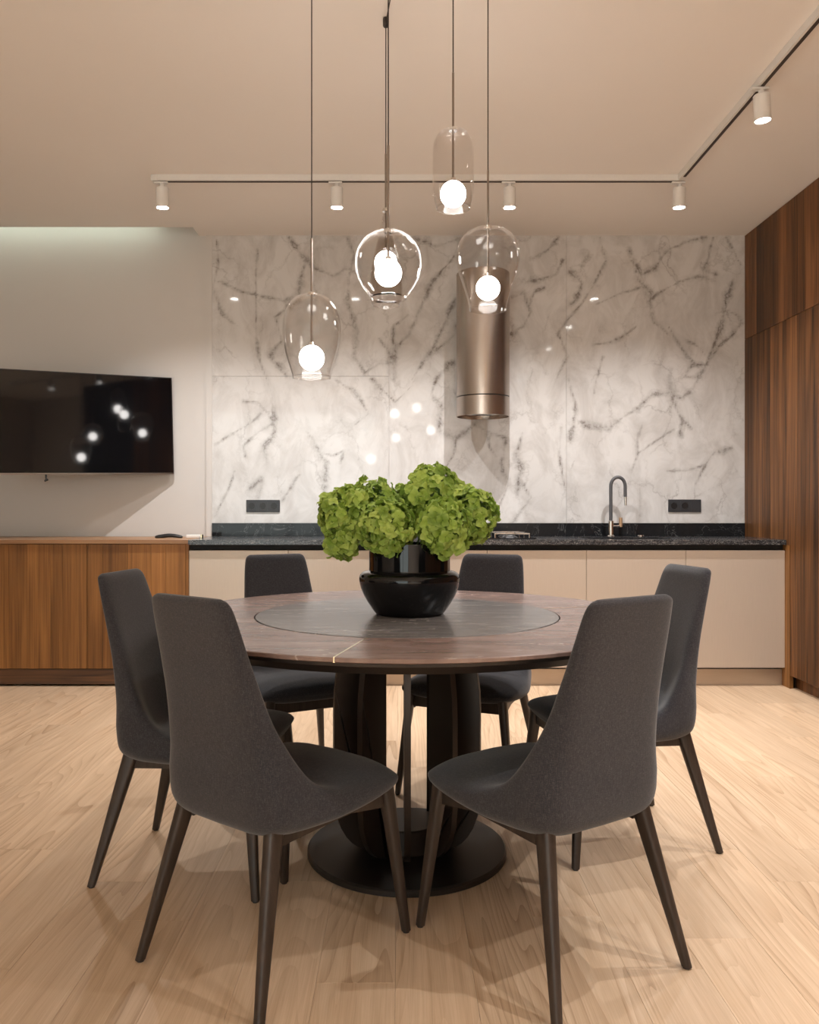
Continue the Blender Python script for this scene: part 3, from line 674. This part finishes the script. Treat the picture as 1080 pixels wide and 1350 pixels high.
# ------------------------------------------------------------------ dining chairs
def chair(label, cx, cy, fx, fy):
    t = thing('dining_chair', label, 'chair', (cx, cy, 0), math.atan2(fy, fx), group='charcoal dining chairs around the round table')
    if CH:
        for name, me in CH: link(bpy.data.objects.new(name, me), t)
        return t
    n = 44
    # outer, centre inner, edge inner profiles (x forward, z up), width
    ctrl = [ # Ox, Oz,  Icx, Icz,  Isx, Isz, width
     (.238,.386, .242,.398, .242,.392, .30),
     (.228,.370, .238,.415, .236,.404, .395),
     (.19,.360,  .212,.434, .208,.414, .44),
     (.10,.350,  .12,.445,  .13,.420, .462),
     (.00,.343,  .03,.440,  .07,.428, .458),
     (-.07,.341, -.035,.432, .02,.444, .44),
     (-.135,.343, -.098,.432, -.03,.476, .415),
     (-.185,.360, -.128,.465, -.07,.522, .395),
     (-.202,.41, -.150,.52,  -.115,.585, .365),
     (-.207,.50, -.168,.60,  -.153,.645, .328),
     (-.222,.62, -.190,.68,  -.184,.71, .306),
     (-.243,.72, -.210,.75,  -.207,.765, .290),
     (-.262,.80, -.229,.815, -.227,.82, .277),
     (-.275,.85, -.240,.858, -.240,.858, .264),
     (-.280,.872, -.250,.876, -.250,.876, .248),
     (-.274,.882, -.259,.883, -.259,.883, .218)]
    rows = interp(ctrl, n*2)
    b = bmesh.new(); rings = []; m = 40
    for ox, oz, ix, iz, sx, sz, wd in rows:
        ring = []
        for k in range(m):
            a = 2*math.pi*k/m; c, s_ = math.cos(a), math.sin(a)
            u = math.copysign(abs(c)**.42, c); v_ = math.copysign(abs(s_)**.62, s_)
            e = abs(u)**2.6
            jx, jz = ix+(sx-ix)*e, iz+(sz-iz)*e
            # underside edges lift a little towards the sides
            ex, ez = ox, oz+.012*abs(u)**4*(1 if oz < .42 else 0)
            ring.append(b.verts.new((ex+(jx-ex)*(v_+1)/2, u*wd/2, ez+(jz-ez)*(v_+1)/2)))
        rings.append(ring)
    for p, q in zip(rings, rings[1:]):
        for k in range(m): b.faces.new((p[k], p[(k+1) % m], q[(k+1) % m], q[k]))
    b.faces.new(rings[0][::-1]); b.faces.new(rings[-1])
    obj('upholstered_shell', b, M['fabric'], t, angle=75)
    # legs
    def leg(p0, p1, s0, s1):
        b = bmesh.new(); p0, p1 = Vector(p0), Vector(p1); rg = []
        for i in range(9):
            f = i/8; p = p0.lerp(p1, f); q0 = s0[0]+(s1[0]-s0[0])*f; q1 = s0[1]+(s1[1]-s0[1])*f
            rg.append([b.verts.new((p.x+math.copysign(abs(math.cos(a))**.6, math.cos(a))*q0/2, p.y+math.copysign(abs(math.sin(a))**.6, math.sin(a))*q1/2, p.z)) for a in [2*math.pi*j/16 for j in range(16)]])
        for p, q in zip(rg, rg[1:]):
            for k in range(16): b.faces.new((p[k], p[(k+1) % 16], q[(k+1) % 16], q[k]))
        b.faces.new(rg[0][::-1]); b.faces.new(rg[-1]); return b
    for sy in (-1, 1):
        obj('leg', leg((-.150, sy*.150, .374), (-.246, sy*.205, .004), (.046, .034), (.022, .020)), M['chair_wood'], t, angle=50)
        obj('leg', leg((.208, sy*.178, .385), (.243, sy*.219, .004), (.040, .034), (.022, .020)), M['chair_wood'], t, angle=50)
        b = bmesh.new(); tube(b, [(-.245*1+0, sy*.205, .0), (-.245, sy*.205, .0045)], .0085, 12); obj('foot_glide', b, M['black'], t)
        b = bmesh.new(); tube(b, [(.243, sy*.219, .0), (.243, sy*.219, .0045)], .0085, 12); obj('foot_glide', b, M['black'], t)
        b = bmesh.new()
        prism(b, [(-.155, .365), (-.14, .328), (-.04, .334), (.08, .340), (.20, .322), (.205, .375), (.10, .362), (0, .358)], 'y', -.009, .009)
        for v_ in b.verts: v_.co.y += sy*(.150+(v_.co.x+.135)/.34*.026)
        obj('side_rail', b, M['chair_wood'], t, smooth=False)
    obj('front_rail', nbox(.195, .213, -.168, .168, .330, .374, bev=.003), M['chair_wood'], t)
    obj('rear_rail', nbox(-.12, -.102, -.14, .14, .328, .362, bev=.003), M['chair_wood'], t)
    for ch in t.children: CH.append((ch.name.split('.')[0], ch.data))
    return t
CH = []
def toward(x, y): 
    dx, dy = TC[0]-x, TC[1]-y; L = math.hypot(dx, dy); return dx/L, dy/L
chair('charcoal high-backed chair in the right foreground, back turned to the viewer', .368, 1.982, -.533, .846)
chair('charcoal high-backed chair in the left foreground, back turned to the viewer', -.305, 1.984, .606, .795)
chair('charcoal high-backed chair at far right, side-on beside the table', .715, 2.66, -.977, -.212)
chair('charcoal high-backed chair at far left, side-on beside the table', -.603, 2.452, .989, -.146)
chair('charcoal chair on the far side of the table, left of the vase', -.405, 3.17, .46, -.888)
chair('charcoal chair on the far side of the table, right of the vase', .290, 3.165, -.395, -.919)

# ------------------------------------------------------------------ vase and hydrangeas
VX, VY, VZ = .031, 2.533, TT+.0012
t = thing('vase', 'glossy black pot-bellied vase standing on the turntable', 'vase', (VX, VY, VZ))
pr = interp([(.0, 0), (.100, 0), (.107, .003), (.128, .032), (.148, .068), (.158, .102), (.157, .120), (.147, .131), (.129, .136), (.1275, .142), (.1275, .19), (.128, .222)], 60)
pr = [(max(r, 0), max(z, 0)) for r, z in pr]
obj('pot', nlathe(pr+[(.122, .222), (.121, .14), (.10, .12), (0, .11)], 96), M['vase'], t, angle=40)
fl = []
for v in range(6):
    rv = random.Random(v+40); b = bmesh.new(); ly = b.verts.layers.float.new('tip')
    for k in range(4):
        a0 = R(90*k+rv.uniform(-10, 10)); L = rv.uniform(.019, .025); W_ = rv.uniform(.0105, .0140); tl = rv.uniform(.05, .45); cup = rv.uniform(.15, .5); rf = rv.uniform(-.003, .003)
        grid = []
        for i in range(5):
            f = i/4; row = []
            wv = W_*(math.sin(math.pi*min(1, f*.80+.10))**.65) if i else W_*.30
            for j in range(5):
                g = (j-2)/2; 
                x = .0015+L*f*(1-.10*g*g*f); yv = g*wv
                z = L*f*tl+cup*wv*g*g*.8-.006*f*f*f+rf*math.sin(f*5+g*3)+.0012*math.sin(7*g+v+k)*f+.0006*k
                vv = b.verts.new((x*math.cos(a0)-yv*math.sin(a0), x*math.sin(a0)+yv*math.cos(a0), z)); vv[ly] = f**3; row.append(vv)
            grid.append(row)
        for r0, r1 in zip(grid, grid[1:]):
            for j in range(4): b.faces.new((r0[j], r0[j+1], r1[j+1], r1[j]))
    me = bpy.data.meshes.new('floret'); b.to_mesh(me); b.free(); me.materials.append(M['petal']); me.shade_smooth(); fl.append(me)
heads = [ # px, py, radius px, Y, label
 (456,678,41,2.50,'green hydrangea head at the far left of the bouquet'),
 (572,651,42,2.55,'green hydrangea head at the very top of the bouquet'),
 (510,694,41,2.435,'green hydrangea head at the front centre, left of the vase middle'),
 (617,680,42,2.50,'green hydrangea head at the far right of the bouquet'),
 (492,668,40,2.60,'green hydrangea head behind, between the left and front heads'),
 (586,697,40,2.43,'green hydrangea head at the front right over the vase rim'),
 (452,713,27,2.49,'small green hydrangea head drooping at lower left beside the vase'),
 (545,672,38,2.66,'green hydrangea head at the back of the bouquet, mostly hidden'),
]
for hi, (hx, hy, hr, Y, lab) in enumerate(heads):
    X, Z, r = (hx-CX)/F*Y, H+(CY-hy)/F*Y, hr/F*Y
    hd = thing('hydrangea_stem', lab, 'flower', (X, Y, Z), group='green hydrangeas in the black vase'); rv = random.Random(hi+100)
    rx, ry = VX-X, VY-Y; q = .09/max(.09, math.hypot(rx, ry))
    ex, ey, ez = (VX-X)*.82, (VY-Y)*.82, VZ+.13-Z
    obj('stem', ntube(interp([(0, 0, -r*.2), (ex*.35, ey*.35, -r*.7), (ex*.9, ey*.9, min(-r*.9, VZ+.2-Z)), (ex, ey, ez)] if hi != 6 else [(0, .01, 0), (ex*.4, ey*.4+.03, .03), (ex*.85, ey*.85+.01, .02), (ex, ey, ez)], 10), .0035, 8), M['stem'], hd)
    bb = bmesh.new(); bmesh.ops.create_icosphere(bb, subdivisions=2, radius=r*.62); obj('flower_core', bb, M['stem'], hd)
    n = max(60, int(150*(hr/41)**2))
    for i in range(n):
        zz = 1-2*(i+.5)/n; ph = i*2.39996+rv.uniform(-.25, .25); zz += rv.uniform(-.03, .03); zz = max(-1, min(1, zz))
        d_ = Vector((math.sqrt(1-zz*zz)*math.cos(ph), math.sqrt(1-zz*zz)*math.sin(ph), zz))
        p = d_*(r-.017+rv.uniform(-.013, .008)+.006*noise.noise(d_*2.3+Vector((hi, 0, 0))))
        o = bpy.data.objects.new('floret', fl[(i*5+hi) % 6]); C.objects.link(o); o.parent = hd
        nd = (d_+Vector((rv.uniform(-.8, .8), rv.uniform(-.8, .8), rv.uniform(-.5, .8)))).normalized()
        mt = nd.to_track_quat('Z', 'Y').to_matrix().to_4x4() @ Matrix.Rotation(rv.uniform(0, 6.28), 4, 'Z') @ Matrix.Scale(rv.uniform(.78, 1.1), 4)
        mt.translation = p; o.matrix_local = mt

# ------------------------------------------------------------------ unseen downlights added behind the viewer to fill the room with light
for x, y, lab in ((-1.2, -1.4, 'added unseen fill downlight behind the viewer, left and nearer'), (.9, -1.4, 'added unseen fill downlight behind the viewer, right and nearer'),
                  (-1.2, -2.6, 'added unseen fill downlight behind the viewer, left and farther'), (.9, -2.6, 'added unseen fill downlight behind the viewer, right and farther')):
    t = thing('fill_downlight', lab, 'light', (x, y, CZ), group='added round fill downlights behind the viewer')
    obj('housing', nlathe([(0, -.001), (.05, -.001), (.05, -.05), (.044, -.05), (.043, -.04), (0, -.04)], 36), M['white_metal'], t)
    obj('lens', nlathe([(0, -.047), (.04, -.046), (.04, -.042), (0, -.042)], 36), M['spotface'], t)
    ld = bpy.data.lights.new('lamp_light', 'SPOT'); ld.energy = FILL_W; ld.spot_size = R(100); ld.spot_blend = .8; ld.color = (1, .95, .91); ld.shadow_soft_size = .04
    lo = bpy.data.objects.new('lamp_light', ld); link(lo, t); lo.location = (0, 0, -.056)
